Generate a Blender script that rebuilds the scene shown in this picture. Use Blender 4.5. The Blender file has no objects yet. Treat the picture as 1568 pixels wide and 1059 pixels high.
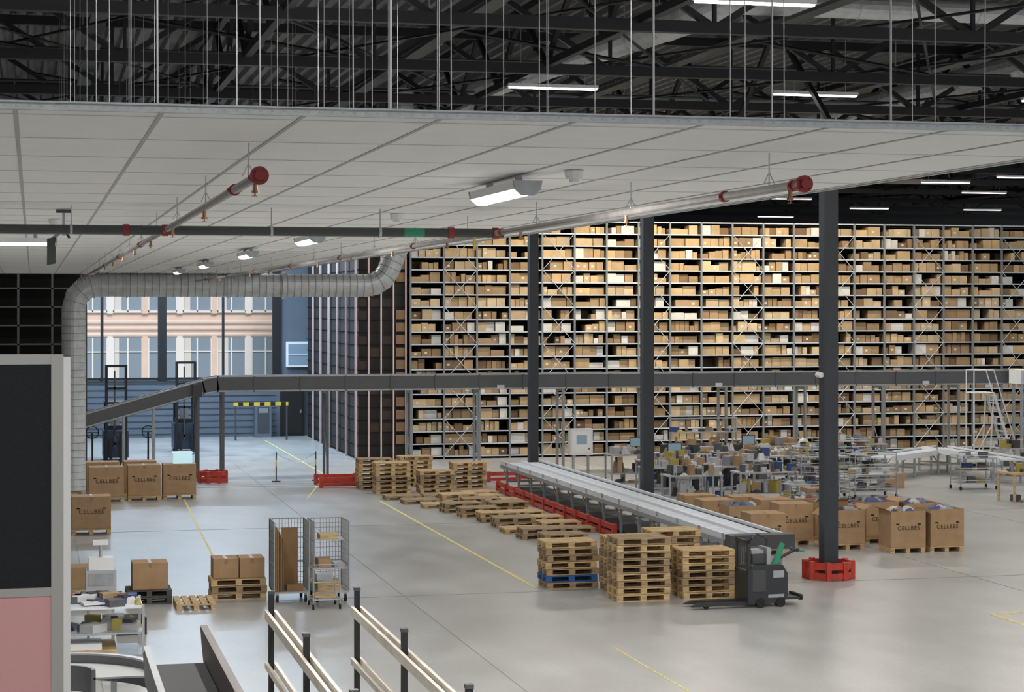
import bpy, math, random
from mathutils import Vector, Matrix
random.seed(7)
R=random.random
U=random.uniform
sc=bpy.context.scene
col=sc.collection

# ---------------------------------------------------------------- materials
def mat(name,c,rough=.6,metal=0.,var=0.,scale=3.,emit=None,estr=0.,bump=0.,stretch=None):
    m=bpy.data.materials.new(name); m.use_nodes=True
    nt=m.node_tree; b=nt.nodes['Principled BSDF']
    b.inputs['Base Color'].default_value=(*c,1); b.inputs['Roughness'].default_value=rough
    b.inputs['Metallic'].default_value=metal
    if emit: 
        b.inputs['Emission Color'].default_value=(*emit,1); b.inputs['Emission Strength'].default_value=estr
    if var>0 or bump>0:
        tc=nt.nodes.new('ShaderNodeTexCoord'); mp=nt.nodes.new('ShaderNodeMapping')
        if stretch: mp.inputs['Scale'].default_value=stretch
        n=nt.nodes.new('ShaderNodeTexNoise'); n.inputs['Scale'].default_value=scale; n.inputs['Detail'].default_value=6
        nt.links.new(tc.outputs['Object'],mp.inputs[0]); nt.links.new(mp.outputs[0],n.inputs['Vector'])
        if var>0:
            r=nt.nodes.new('ShaderNodeValToRGB')
            r.color_ramp.elements[0].position=.3; r.color_ramp.elements[1].position=.7
            r.color_ramp.elements[0].color=(*[x*(1-var) for x in c],1)
            r.color_ramp.elements[1].color=(*[min(1,x*(1+var)) for x in c],1)
            nt.links.new(n.outputs['Fac'],r.inputs[0]); nt.links.new(r.outputs[0],b.inputs['Base Color'])
        if bump>0:
            bp=nt.nodes.new('ShaderNodeBump'); bp.inputs['Strength'].default_value=bump
            nt.links.new(n.outputs['Fac'],bp.inputs['Height']); nt.links.new(bp.outputs[0],b.inputs['Normal'])
    return m
def attrmat(name,rough=.8):
    m=bpy.data.materials.new(name); m.use_nodes=True; nt=m.node_tree
    a=nt.nodes.new('ShaderNodeAttribute'); a.attribute_name='Col'
    tc=nt.nodes.new('ShaderNodeTexCoord'); n=nt.nodes.new('ShaderNodeTexNoise'); n.inputs['Scale'].default_value=4
    mx=nt.nodes.new('ShaderNodeMix'); mx.data_type='RGBA'; mx.blend_type='MULTIPLY'; mx.inputs['Factor'].default_value=.35
    nt.links.new(tc.outputs['Object'],n.inputs['Vector'])
    nt.links.new(a.outputs['Color'],mx.inputs['A']); nt.links.new(n.outputs['Fac'],mx.inputs['B'])
    b=nt.nodes['Principled BSDF']; b.inputs['Roughness'].default_value=rough
    nt.links.new(mx.outputs['Result'],b.inputs['Base Color'])
    return m
def concrete():
    m=bpy.data.materials.new('polished_concrete'); m.use_nodes=True; nt=m.node_tree; b=nt.nodes['Principled BSDF']
    tc=nt.nodes.new('ShaderNodeTexCoord')
    def noise(s,d,st=(1,1,1)):
        mp=nt.nodes.new('ShaderNodeMapping'); mp.inputs['Scale'].default_value=st
        n=nt.nodes.new('ShaderNodeTexNoise'); n.inputs['Scale'].default_value=s; n.inputs['Detail'].default_value=d
        nt.links.new(tc.outputs['Object'],mp.inputs[0]); nt.links.new(mp.outputs[0],n.inputs['Vector']); return n
    n1=noise(.22,8); n2=noise(1.3,12,(1,.5,1)); n3=noise(12,5)
    def ramp(n,a,c,p=.3,q=.7):
        r=nt.nodes.new('ShaderNodeValToRGB'); r.color_ramp.elements[0].position=p; r.color_ramp.elements[1].position=q
        r.color_ramp.elements[0].color=(*a,1); r.color_ramp.elements[1].color=(*c,1)
        nt.links.new(n.outputs['Fac'],r.inputs[0]); return r
    r1=ramp(n1,(.45,.45,.438),(.56,.56,.545)); r2=ramp(n2,(.80,.80,.795),(1,1,1)); r3=ramp(n3,(.90,.90,.90),(1,1,1))
    def mul(a,b_):
        x=nt.nodes.new('ShaderNodeMix'); x.data_type='RGBA'; x.blend_type='MULTIPLY'; x.inputs['Factor'].default_value=1
        nt.links.new(a,x.inputs['A']); nt.links.new(b_,x.inputs['B']); return x.outputs['Result']
    o=mul(mul(r1.outputs[0],r2.outputs[0]),r3.outputs[0])
    nt.links.new(o,b.inputs['Base Color'])
    rr=nt.nodes.new('ShaderNodeMapRange'); rr.inputs['To Min'].default_value=.24; rr.inputs['To Max'].default_value=.38
    nt.links.new(n2.outputs['Fac'],rr.inputs['Value']); nt.links.new(rr.outputs[0],b.inputs['Roughness'])
    return m
M={}
M['concrete']=concrete()
M['tile']=mat('ceiling_tile_white',(.88,.875,.86),.9,0,.02,6)
M['tbar']=mat('ceiling_tbar',(.42,.42,.42),.6)
M['tbar2']=mat('ceiling_tbar_cross',(.70,.70,.69),.6)
M['trim']=mat('trim_galvanised',(.42,.45,.46),.5,.3,.1,30)
M['deck']=mat('roof_deck_steel',(.20,.195,.185),.55,.2,.25,.4)
M['black']=mat('black_paint_steel',(.012,.012,.014),.5)
M['col']=mat('column_charcoal',(.03,.036,.046),.45,0,.15,2)
M['galv']=mat('galvanised_duct',(.60,.62,.62),.42,.25,.12,6)
M['galvr']=mat('galvanised_seam',(.34,.35,.35),.45,.3)
M['galv2']=mat('galvanised_steel',(.42,.44,.46),.4,.5,.1,8)
M['pipe']=mat('pipe_grey',(.34,.32,.31),.45,.3,.15,10)
M['pipedark']=mat('pipe_dark',(.07,.075,.075),.5,.2)
M['red']=mat('red_paint',(.50,.045,.025),.5,0,.2,6)
M['redpipe']=mat('red_fitting',(.27,.025,.02),.5)
M['brass']=mat('brass',(.36,.20,.10),.4,.6)
M['white']=mat('white_enamel',(.82,.82,.82),.4)
M['led']=mat('led_diffuser',(1,1,1),.4,0,emit=(1,.98,.95),estr=7)
M['wood']=mat('pallet_pine',(.58,.41,.21),.75,0,.35,5,stretch=(1,6,6))
M['woodd']=mat('pallet_pine_aged',(.37,.26,.15),.8,0,.35,5,stretch=(1,6,6))
M['wooddk']=mat('pallet_dark',(.10,.09,.08),.8,0,.3,5)
M['blue']=mat('blue_paint',(.03,.12,.35),.6)
M['card']=mat('cardboard_kraft',(.43,.275,.15),.85,0,.1,4)
M['cardi']=mat('cardboard_inner',(.28,.17,.08),.9,0,.1,4)
M['tape']=mat('tape_brown',(.33,.20,.10),.35)
M['ink']=mat('printed_ink',(.05,.035,.03),.8)
M['rackup']=mat('rack_upright_grey',(.20,.225,.25),.45,.2)
M['rackbeam']=mat('rack_shelf_edge',(.52,.58,.66),.45,.1)
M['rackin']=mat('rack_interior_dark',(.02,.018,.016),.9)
M['rackpink']=mat('rack_end_post',(.66,.50,.50),.5,.1)
M['boxes']=attrmat('rack_cardboard_mix')
M['clut']=attrmat('assorted_goods',.6)
M['convside']=mat('conveyor_side_grey',(.13,.135,.14),.5,.1,.05,3)
M['convtop']=mat('conveyor_aluminium',(.66,.70,.76),.4,.1,.05,3)
M['belt']=mat('conveyor_belt_black',(.02,.021,.025),.75)
M['chute']=mat('chute_panel_brown',(.07,.05,.045),.5,.2)
M['rail']=mat('conveyor_rail_white',(.76,.79,.83),.4)
M['bench']=mat('bench_grey',(.45,.46,.48),.5)
M['wallblue']=mat('wall_blue_grey',(.13,.16,.20),.7,0,.08,1)
M['wall']=mat('wall_dark_grey',(.07,.075,.085),.8,0,.1,1)
M['glassdk']=mat('window_glass_blue',(.28,.36,.45),.15)
M['curtain']=mat('window_curtain',(.75,.74,.72),.8)
M['facade']=mat('facade_pink_render',(.84,.66,.57),.8,0,.04,2)
M['facw']=mat('facade_white_frame',(.9,.9,.9),.6)
M['yellow']=mat('yellow_line_paint',(.72,.64,.22),.6,0,.25,9)
M['yel']=mat('yellow_plastic',(.75,.55,.05),.5)
M['joint']=mat('floor_joint',(.30,.30,.29),.8)
M['fabricdk']=mat('screen_fabric_black',(.020,.022,.028),.95,0,.35,220,bump=.3)
M['fabricpk']=mat('screen_fabric_pink',(.76,.42,.42),.95,0,.06,200)
M['frame']=mat('screen_frame_grey',(.46,.46,.44),.45,.1)
M['truck']=mat('truck_body_charcoal',(.03,.033,.038),.4)
M['green']=mat('truck_green',(.03,.28,.16),.4)
M['rubber']=mat('rubber_black',(.015,.015,.015),.8)
M['screen']=mat('monitor_screen',(.05,.08,.10),.2,0,emit=(.5,.7,.8),estr=.25)
M['mint']=mat('mint_plastic_glow',(.55,.8,.85),.4,0,emit=(.6,.9,1),estr=.5)  # glow put into the plastic so the tote looks brightly lit
M['railwood']=mat('rail_pale_wood',(.62,.57,.50),.5,0,.15,5)
M['wire']=mat('wire_zinc',(.50,.51,.52),.35,.4)
M['truckblue']=mat('truck_blue',(.04,.07,.13),.4)
M['slab']=mat('mezzanine_slab',(.4,.4,.4),.7)
M['ground']=mat('outside_ground',(.4,.42,.42),.9,0,.1,.5)

# ---------------------------------------------------------------- builder
class B:
    def __init__(s): s.v=[];s.f=[];s.m=[];s.c=[];s.mats=[];s.col=(1,1,1)
    def mi(s,k):
        if k not in s.mats: s.mats.append(k)
        return s.mats.index(k)
    def add(s,vs,fs,k):
        o=len(s.v); s.v+= [tuple(x) for x in vs]; i=s.mi(k)
        for f in fs: s.f.append([a+o for a in f]); s.m.append(i); s.c.append(s.col)
    def box(s,x0,x1,y0,y1,z0,z1,k):
        vs=[(x0,y0,z0),(x1,y0,z0),(x1,y1,z0),(x0,y1,z0),(x0,y0,z1),(x1,y0,z1),(x1,y1,z1),(x0,y1,z1)]
        s.add(vs,[(3,2,1,0),(4,5,6,7),(0,1,5,4),(1,2,6,5),(2,3,7,6),(3,0,4,7)],k)
    def rbox(s,cx,cy,z0,w,d,h,k,a=0,tilt=0):
        c_,s_=math.cos(a),math.sin(a); vs=[]
        for z in (z0,z0+h):
            for (x,y) in ((-w/2,-d/2),(w/2,-d/2),(w/2,d/2),(-w/2,d/2)):
                vs.append((cx+x*c_-y*s_,cy+x*s_+y*c_,z+tilt*x))
        s.add(vs,[(3,2,1,0),(4,5,6,7),(0,1,5,4),(1,2,6,5),(2,3,7,6),(3,0,4,7)],k)
    def beam(s,p,q,w,h,k):
        p,q=Vector(p),Vector(q); d=(q-p).normalized()
        up=Vector((0,0,1)) if abs(d.z)<.99 else Vector((0,1,0))
        sd=d.cross(up).normalized(); up=sd.cross(d).normalized()
        vs=[]
        for b in (p,q):
            for (a,c) in ((-1,-1),(1,-1),(1,1),(-1,1)): vs.append(b+sd*a*w/2+up*c*h/2)
        s.add(vs,[(3,2,1,0),(4,5,6,7),(0,1,5,4),(1,2,6,5),(2,3,7,6),(3,0,4,7)],k)
    def tube(s,p,q,r,k,n=8,r2=None):
        p,q=Vector(p),Vector(q); d=(q-p).normalized(); r2=r if r2 is None else r2
        up=Vector((0,0,1)) if abs(d.z)<.99 else Vector((0,1,0))
        sd=d.cross(up).normalized(); up=sd.cross(d).normalized(); vs=[]
        for b,rr in ((p,r),(q,r2)):
            for i in range(n):
                a=2*math.pi*i/n; vs.append(b+sd*math.cos(a)*rr+up*math.sin(a)*rr)
        fs=[(i,(i+1)%n,n+(i+1)%n,n+i) for i in range(n)]+[tuple(range(n-1,-1,-1)),tuple(range(n,2*n))]
        s.add(vs,fs,k)
    def path(s,pts,r,k,n=16,rib=0,ribr=.012,rk=None,rw=.012):
        P=[Vector(p) for p in pts]; rings=[]; ref=Vector((0,1,0)) 
        for i,p in enumerate(P):
            t=(P[min(i+1,len(P)-1)]-P[max(i-1,0)]).normalized()
            rf=ref if abs(t.dot(ref))<.95 else Vector((0,0,1))
            a=t.cross(rf).normalized(); b=a.cross(t).normalized()
            rings.append([p+a*math.cos(2*math.pi*j/n)*r+b*math.sin(2*math.pi*j/n)*r for j in range(n)])
        vs=[v for g in rings for v in g]; fs=[]
        for i in range(len(P)-1):
            for j in range(n): fs.append((i*n+j,i*n+(j+1)%n,(i+1)*n+(j+1)%n,(i+1)*n+j))
        fs+= [tuple(range(n)),tuple((len(P)-1)*n+j for j in range(n))]
        s.add(vs,fs,k)
        if rib:
            for i in range(len(P)-1):
                L=(P[i+1]-P[i]).length; t=(P[i+1]-P[i]).normalized(); m=max(1,int(L/rib))
                for j in range(m):
                    c=P[i]+t*(j+.5)*L/m; s.tube(c-t*rw,c+t*rw,r+ribr,rk or k,n)
    def heap(s,cx,cy,z,w,d,h,k,n=7):
        vs=[];fs=[]
        for i in range(n):
            for j in range(n):
                u=i/(n-1)*2-1; v=j/(n-1)*2-1
                e=max(0,1-max(abs(u),abs(v))**3)
                vs.append((cx+u*w/2,cy+v*d/2,z+h*e*U(.5,1)))
        for i in range(n-1):
            for j in range(n-1): fs.append((i*n+j,(i+1)*n+j,(i+1)*n+j+1,i*n+j+1))
        s.add(vs,fs,k)
    def obj(s,name,loc=(0,0,0),rot=0,parent=None,smooth=False):
        me=bpy.data.meshes.new(name); 
        me.from_pydata(s.v,[],s.f)
        for k in s.mats: me.materials.append(M[k])
        me.polygons.foreach_set('material_index',s.m)
        at=me.attributes.new('Col','FLOAT_COLOR','FACE')
        at.data.foreach_set('color',[x for c in s.c for x in (*c,1)])
        if smooth: me.polygons.foreach_set('use_smooth',[True]*len(s.f))
        me.update()
        o=bpy.data.objects.new(name,me); col.objects.link(o); o.location=loc; o.rotation_euler[2]=rot
        if parent: o.parent=parent
        return o
def inst(o,loc,rot=0,name=None):
    n=bpy.data.objects.new(name or o.name.split('.')[0],o.data); col.objects.link(n); n.location=loc; n.rotation_euler[2]=rot; return n
def arc(c,r,a0,a1,n,ax='xz'):
    out=[]
    for i in range(n+1):
        a=math.radians(a0+(a1-a0)*i/n); u,v=r*math.cos(a),r*math.sin(a)
        out.append((c[0]+u,c[1],c[2]+v) if ax=='xz' else ((c[0]+u,c[1]+v,c[2]) if ax=='xy' else (c[0],c[1]+u,c[2]+v)))
    return out
def area(name,loc,sx,sy,power,color=(1,1,1),rot=(0,0,0),parent=None):
    l=bpy.data.lights.new(name,'AREA'); l.shape='RECTANGLE'; l.size=sx; l.size_y=sy; l.energy=power; l.color=color
    o=bpy.data.objects.new(name,l); col.objects.link(o); o.location=loc; o.rotation_euler=rot
    if parent: o.parent=parent
    return o

# ---------------------------------------------------------------- floor, slab
b=B(); b.box(-8,70,-10,86.6,-.3,0,'concrete'); b.box(11,70,86.6,105,-.3,0,'concrete'); b.obj('floor')
b=B(); b.box(-40,70,86.9,140,-.4,-.05,'ground'); b.obj('outside_ground')
b=B(); b.box(-5,6,-4,7.4,3.7,4.0,'slab'); b.obj('mezzanine_floor')
b=B()
def line(x0,y0,x1,y1,w=.08,k='yellow'):
    b.beam((x0,y0,.003),(x1,y1,.003),w,.004,k)
line(9.76,38.5,9.76,57)
line(17.0,33.3,22,33.6); line(17.0,26,17.0,33.2); line(4.3,59.0,3.95,45.3,.05)
line(7.8,58,9.5,66,.05); line(9.5,66,9.5,84,.06); line(9.3,24,9.3,31.5,.03)
b.obj('floor_marking_lines')
b=B()
for y in (25.5,38,50.5,63,75.5): line(-6,y,50,y,.014,'joint')
for x in (1,7,19,25,31): line(x,5,x,72,.014,'joint')
line(-2,62.3,10,62.3,.18,'joint')
b.obj('floor_expansion_joints')

# ---------------------------------------------------------------- walls
b=B()
WY=86.6
b.box(-8,2.0,WY,WY+.3,0,13,'wall')
b.box(2.0,10.4,WY,WY+.3,0,2.5,'wallblue'); b.box(2.0,10.4,WY,WY+.3,7.2,13,'wall')
b.box(10.4,14,WY,WY+.3,0,13,'wallblue')
for i in range(9): b.box(2.0,10.3,WY-.03,WY,.15+i*.27,.17+i*.27,'wall')
b.box(2,14,WY-.06,WY,2.42,2.52,'wall')
b.obj('wall_back')
b=B(); b.box(14,72,105,105.3,0,13,'wall'); b.box(13.7,14,WY,105.3,0,13,'wall'); b.obj('wall_far')
b=B(); b.box(-8.3,-8,-10,WY+.3,0,13,'wall'); b.obj('wall_left')
b=B()
for x,w in ((2.05,.1),(2.87,.12),(5.4,.36),(8.0,.10),(10.3,.36)): b.box(x-w/2,x+w/2,WY-.15,WY+.05,2.5,7.2,'black')
for z in (2.52,7.1): b.box(2,10.4,WY-.08,WY+.02,z,z+.06,'black')
b.obj('window_1')
b=B(); b.box(10.7,11.9,WY-.2,WY-.13,3.0,4.1,'facw'); b.box(10.8,11.8,WY-.22,WY-.2,3.1,4.0,'glassdk')
b.box(10.8,11.8,WY-.24,WY-.22,3.5,3.54,'facw'); b.obj('window_2')
b=B(); b.box(10.45,11.5,WY-.22,WY-.14,0,2.2,'black'); b.box(10.55,11.4,WY-.25,WY-.22,.1,2.1,'rackin'); b.box(11.3,11.36,WY-.3,WY-.25,1.0,1.15,'galv2'); b.obj('door_1')
# outside building
b=B(); y=112
b.box(-30,40,y,y+1,-1,14,'facade')
for fl in (1.2,5.35,9.5):
    for i in range(40):
        x=-28+i*1.9
        b.box(x,x+1.6,y-.05,y,fl,fl+2.75,'glassdk')
        if i%3: b.box(x+.1,x+U(.3,.7),y-.07,y-.05,fl,fl+2.7,'curtain')
        for xx in (x,x+.77,x+1.55): b.box(xx,xx+.08,y-.12,y-.03,fl,fl+2.7,'facw')
        b.box(x-.3,x,y-.16,y,fl-.1,fl+2.8,'facw' if i%2 else 'facade')
        b.box(x,x+1.6,y-.12,y-.03,fl-.06,fl+.06,'facw'); b.box(x,x+1.6,y-.1,y-.03,fl+1.9,fl+1.96,'facw')
for z in (4.1,4.45,4.8,8.3,8.7): b.box(-30,40,y-.2,y-.16,z,z+.08,'facw')
b.obj('neighbouring_building')

# ---------------------------------------------------------------- roof
DZ=12.0
b=B()
def deck(x0,x1,y0,y1):
    p=.36; n=int((x1-x0)/p); prof=[]
    for i in range(n):
        x=x0+i*p
        prof+=[(x,DZ),(x+.10,DZ),(x+.16,DZ+.13),(x+.30,DZ+.13)]
    prof.append((x0+n*p,DZ))
    vs=[];fs=[]
    for (x,z) in prof: vs+=[(x,y0,z),(x,y1,z)]
    for i in range(len(prof)-1): fs.append((2*i,2*i+2,2*i+3,2*i+1))
    b.add(vs,fs,'deck')
deck(-8,72,-10,86.8); deck(13.7,72,86.8,105)
b.box(-8,72,-10,86.8,DZ+.15,DZ+.3,'deck'); b.box(13.7,72,86.8,105,DZ+.15,DZ+.3,'deck')
b.obj('ceiling_roof_deck')
def trussX(y,x0,x1,z0,z1,step=2.4,cw=.2,ww=.11):
    b=B(); b.beam((x0,y,z0),(x1,y,z0),cw,cw,'black'); b.beam((x0,y,z1),(x1,y,z1),cw,cw,'black')
    x=x0; i=0
    while x<x1-.1:
        a,c=(z0,z1) if i%2==0 else (z1,z0)
        b.beam((x,y,a),(x+step,y,c),ww,ww,'black'); x+=step; i+=1
        if i%2==0: b.beam((x,y,z0),(x,y,z1),ww*.6,ww*.6,'black')
    return b.obj('roof_truss')
for y in (32.2,38.5,44.7,51,57.2,63.5,69.8,76,82.3): trussX(y,-7.9,56,10.35,11.85)
for y in (89,96): trussX(y,13.9,60,10.35,11.85)
def trussY(x,y0,y1,z0,z1,step=2.1,w=.14):
    b=B(); b.beam((x,y0,z0),(x,y1,z0),w,w,'black'); b.beam((x,y0,z1),(x,y1,z1),w,w,'black')
    y=y0;i=0
    while y<y1-.1:
        a,c=(z0,z1) if i%2==0 else (z1,z0)
        b.beam((x,y,a),(x,y+step,c),.1,.1,'black'); y+=step;i+=1
    return b.obj('roof_girder')
for x in (-2,4,10,22,28,34,40): trussY(x,26,86,10.45,11.8)
trussY(16,38.4,86,9.4,11.8,3.1,.2)
b=B()
for x in range(-6,50,6):
    for y in range(26,80,12):
        b.tube((x,y,10.6),(x+6,y+12,10.6),.03,'black',5); b.tube((x+6,y,10.6),(x,y+12,10.6),.03,'black',5)
        b.tube((x,y,11.3),(x+6,y,10.4),.04,'black',5)
b.obj('roof_bracing')
b=B()
for y in (35.5,41.8,48,54,60): 
    b.tube((-6,y,10.9),(50,y,10.9),.035,'pipedark',6)
    for i in range(18): b.tube((-5+i*3,y,10.9),(-5+i*3,y,12),.012,'wire',4)
for x in (1,7.5,13.2,19,25): b.box(x,x+.3,26,80,10.75,10.82,'pipedark')
b.obj('roof_service_pipes')
b=B()
b.path([(12.1,26,11.1),(12.0,36,11.1),(10.9,48,11.1),(10.8,50.0,11.1)]+[(10.8,50+.8*math.sin(a),11.1-.8*(1-math.cos(a))) for a in (.4,.8,1.2,1.57)]+[(10.8,50.8,9.6)],.36,'galv',18,rib=1.5)
b.path([(12.0,34.8,11.2),(40,34.8,11.2)],.2,'galv',14,rib=1.2)
b.path([(10.9,49.2,10.9),(32,49.2,10.9)],.17,'galv',14,rib=1.2)
b.path([(22,30,11.1),(22.2,80,11.1)],.3,'galv',14,rib=1.5)
for i in range(12):
    b.tube((11.9-.09*i,28+i*2,11.3),(11.9-.09*i,28+i*2,12),.012,'wire',4)
b.obj('roof_ventilation_duct',smooth=False)

# ---------------------------------------------------------------- roof luminaires
def strip(x,y,pw=0,c=(1,.95,.88),tilt=0):
    b=B(); b.box(-.98,.98,-.07,.07,.03,.10,'white'); b.box(-.95,.95,-.06,.06,0,.03,'led')
    for s in (-.7,.7): b.tube((s,0,.1),(s,0,1.75),.008,'wire',4)
    o=b.obj('ceiling_strip_light',(x,y,10.2))
    if pw: area('lamp_emitter',(0,0,-.02),1.9,.12,pw,c,rot=(tilt,0,0),parent=o)
for iy,y in enumerate((16.5,28.6,40.7,52.8,64.9)):
    for ix in range(8):
        x=-2.1+5.92*ix+.95
        if x<8 and 35<y<45: continue
        pw=175
        if y<20: pw=380 if x>4 else 0
        if 25<y<30: pw=210
        if y>60: pw=300 if 14<x<38 else 140
        if y<60 and x>38: pw=0
        strip(x,y,pw,(1,.965,.915) if x>8 else (1,.98,.95))
strip(.5,0,380)  # unseen strip added over the mezzanine to brighten the partition screen
for x,pw_ in ((17,110),(20.5,260),(24.5,310),(28.5,230),(33,90)): strip(x,68.2,pw_,(1,.84,.60),math.radians(25))  # tilted warm row added to brighten the middle of the rack front
for (x,y) in ((37.5,74),(43.5,74),(38.2,87),(31.5,80),(44,87),(37,96),(24.5,80)): strip(x,y)
for (x,y) in ((3,82),(7.5,82),(5,76),(10,76)): strip(x,y,650,(.62,.80,1))  # added cool strips stand in for daylight from the back windows
strip(7.5,70,280,(.75,.87,1))  # one more added cool strip for the window daylight

# ---------------------------------------------------------------- columns
for y in (38.5,51,63.5):
    b=B(); b.box(-.15,.15,-.15,.15,0,9.3,'col'); b.box(-.24,.24,-.24,.24,0,.03,'col')
    if y<40:
        b.tube((-.2,-.1,4.2),(-.2,.1,4.2),.06,'white',8)
    b.obj('steel_column',(16,y,0))
def guard(x,y,r,h=.36,name='column_guard',n=8):
    b=B()
    for z0,z1 in ((.02,.15),(.22,.36)):
        for i in range(n):
            a0=2*math.pi*(i+.5)/n; a1=2*math.pi*(i+1.5)/n
            b.beam((r*math.cos(a0),r*math.sin(a0),(z0+z1)/2),(r*math.cos(a1),r*math.sin(a1),(z0+z1)/2),.05,z1-z0,'red')
    for i in range(n):
        a=2*math.pi*(i+.5)/n; b.box(r*math.cos(a)-.05,r*math.cos(a)+.05,r*math.sin(a)-.05,r*math.sin(a)+.05,0,.38,'red')
    b.obj(name,(x,y,0))
guard(16,38.5,.48); guard(5.6,64.2,.45); guard(16,63.5,.45)
def barrier(x0,y0,x1,y1,name='floor_barrier'):
    b=B(); L=math.hypot(x1-x0,y1-y0); n=max(2,int(L/1.1)+1)
    for i in range(n):
        t=i/(n-1); x=x0+(x1-x0)*t; y=y0+(y1-y0)*t; b.box(x-.06,x+.06,y-.06,y+.06,0,.34,'red')
    b.beam((x0,y0,.26),(x1,y1,.26),.07,.12,'red'); b.beam((x0,y0,.09),(x1,y1,.09),.07,.10,'red'); b.obj(name)
barrier(13.72,46.4,13.72,58.8); barrier(8.7,61.4,9.95,61.4); barrier(8.7,62.6,9.95,62.6); barrier(14.2,62.2,15.2,62.2)
b=B()
for x in (0,1.3): b.tube((x,0,0),(x,0,.95),.02,'pipedark',8); b.tube((x,0,0),(x,0,.03),.14,'black',12); b.tube((x,0,.5),(x,0,.7),.022,'yel',8)
pts=[(i*.13,0,.9-.25*math.sin(math.pi*i/10)) for i in range(11)]
for i in range(10): b.tube(pts[i],pts[i+1],.008,'yel',5)
b.obj('chain_barrier',(7.6,63.9,0),.1)

# ---------------------------------------------------------------- mezzanine suspended ceiling
CX0,CX1,CY0,CY1,CZ=-6.07,5.38,8.45,50,6.42
b=B(); b.box(CX0,CX1,CY0,CY1,CZ,CZ+.02,'tile')
x=-.07-.6*10
while x<CX1: b.box(x-.01,x+.01,CY0,CY1,CZ-.004,CZ,'tbar'); x+=.6
y=CY0+.25
while y<CY1: b.box(CX0,CX1,y-.01,y+.01,CZ-.003,CZ-.0005,'tbar2'); y+=1.2
b.obj('ceiling_mezzanine_tiles')
b=B()
b.box(CX0,CX1+.02,CY0-.03,CY0,CZ-.008,CZ+.026,'trim'); b.box(CX0,CX1+.02,CY0-.045,CY0-.03,CZ+.02,CZ+.028,'trim')
b.box(CX1,CX1+.03,CY0,CY1,CZ-.008,CZ+.03,'trim')
x=CX0
while x<CX1: b.box(x,x+.012,CY0-.0315,CY0-.029,CZ+.004,CZ+.010,'galvr'); x+=.05
b.obj('trim_ceiling_edge')
b=B()
for (x,r) in ((-.45,.0025),(.40,.0025),(.51,.0045),(.94,.0045),(1.34,.003),(1.5,.007),(1.77,.0025),(2.2,.0025),(2.69,.006),(3.25,.0045),(3.31,.0025),(3.83,.0055),(4.05,.0025),(4.3,.0025)):
    b.tube((x,CY0+.03,CZ),(x+U(-.03,.03),CY0+.03,11.9),r,'wire',6)
for x,z in ((1.5,6.95),(1.5,7.3),(2.69,7.0),(2.69,7.25)): b.tube((x-.002,CY0+.03,z),(x+.004,CY0+.03,z+.12),.012,'wire',8)
for j in range(1,12):
    y=CY0+.03+j*3.0
    xx=-5.47
    while xx<CX1:
        b.tube((xx,y,CZ),(xx,y,11.9),.0035,'galv2',4)
        xx+=1.2
b.obj('ceiling_hanger_rods')

def clight(x,y,L=1.25,alongX=False,pw=100):
    b=B()
    h=L/2
    prof=[(-.085,0),(-.075,-.05),(-.035,-.085),(.035,-.085),(.075,-.05),(.085,0)]
    vs=[(px_,-h,pz) for px_,pz in prof]+[(px_,h,pz) for px_,pz in prof]; n=6
    b.add(vs,[(i,i+1,n+i+1,n+i) for i in (0,4)],'white')
    b.add(vs,[(i,i+1,n+i+1,n+i) for i in (1,2,3)],'led')
    b.add(vs,[tuple(range(n)),tuple(range(2*n-1,n-1,-1)),(0,n,2*n-1,n-1)],'white')
    for yy in (-h-.02,h):
        v2=[(px_*1.08,yy,pz*1.08) for px_,pz in prof]+[(px_*1.08,yy+.02,pz*1.08) for px_,pz in prof]
        b.add(v2,[tuple(range(n)),tuple(range(2*n-1,n-1,-1))]+[(i,(i+1)%n,n+(i+1)%n,n+i) for i in range(n)],'galv2')
    b.box(-.02,.02,-h+.2,-h+.24,0,.045,'galv2'); b.box(-.02,.02,h-.24,h-.2,0,.045,'galv2')
    o=b.obj('ceiling_luminaire',(x,y,CZ-.05),math.pi/2 if alongX else 0)
    area('lamp_emitter',(0,0,-.095),.07,L-.1,pw,(1,.975,.935),parent=o)
clight(2.93,12.4,pw=280); clight(2.93,21.6,pw=230); clight(2.93,28,pw=150); clight(2.93,35,pw=75); clight(2.93,41.5,pw=75)
clight(-.35,22.9,1.2,True,230); clight(-3.2,12.5,pw=280)  # the left one is unseen, added for floor bounce onto the tiles
b=B(); b.tube((0,0,0),(0,0,-.05),.06,'white',16,.05); b.tube((0,0,-.05),(0,0,-.07),.03,'white',12)
sd=b.obj('smoke_detector',(3.15,11.5,CZ-.004)); inst(sd,(3.1,17.2,CZ-.004)); inst(sd,(.2,19,CZ-.004))

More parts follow.
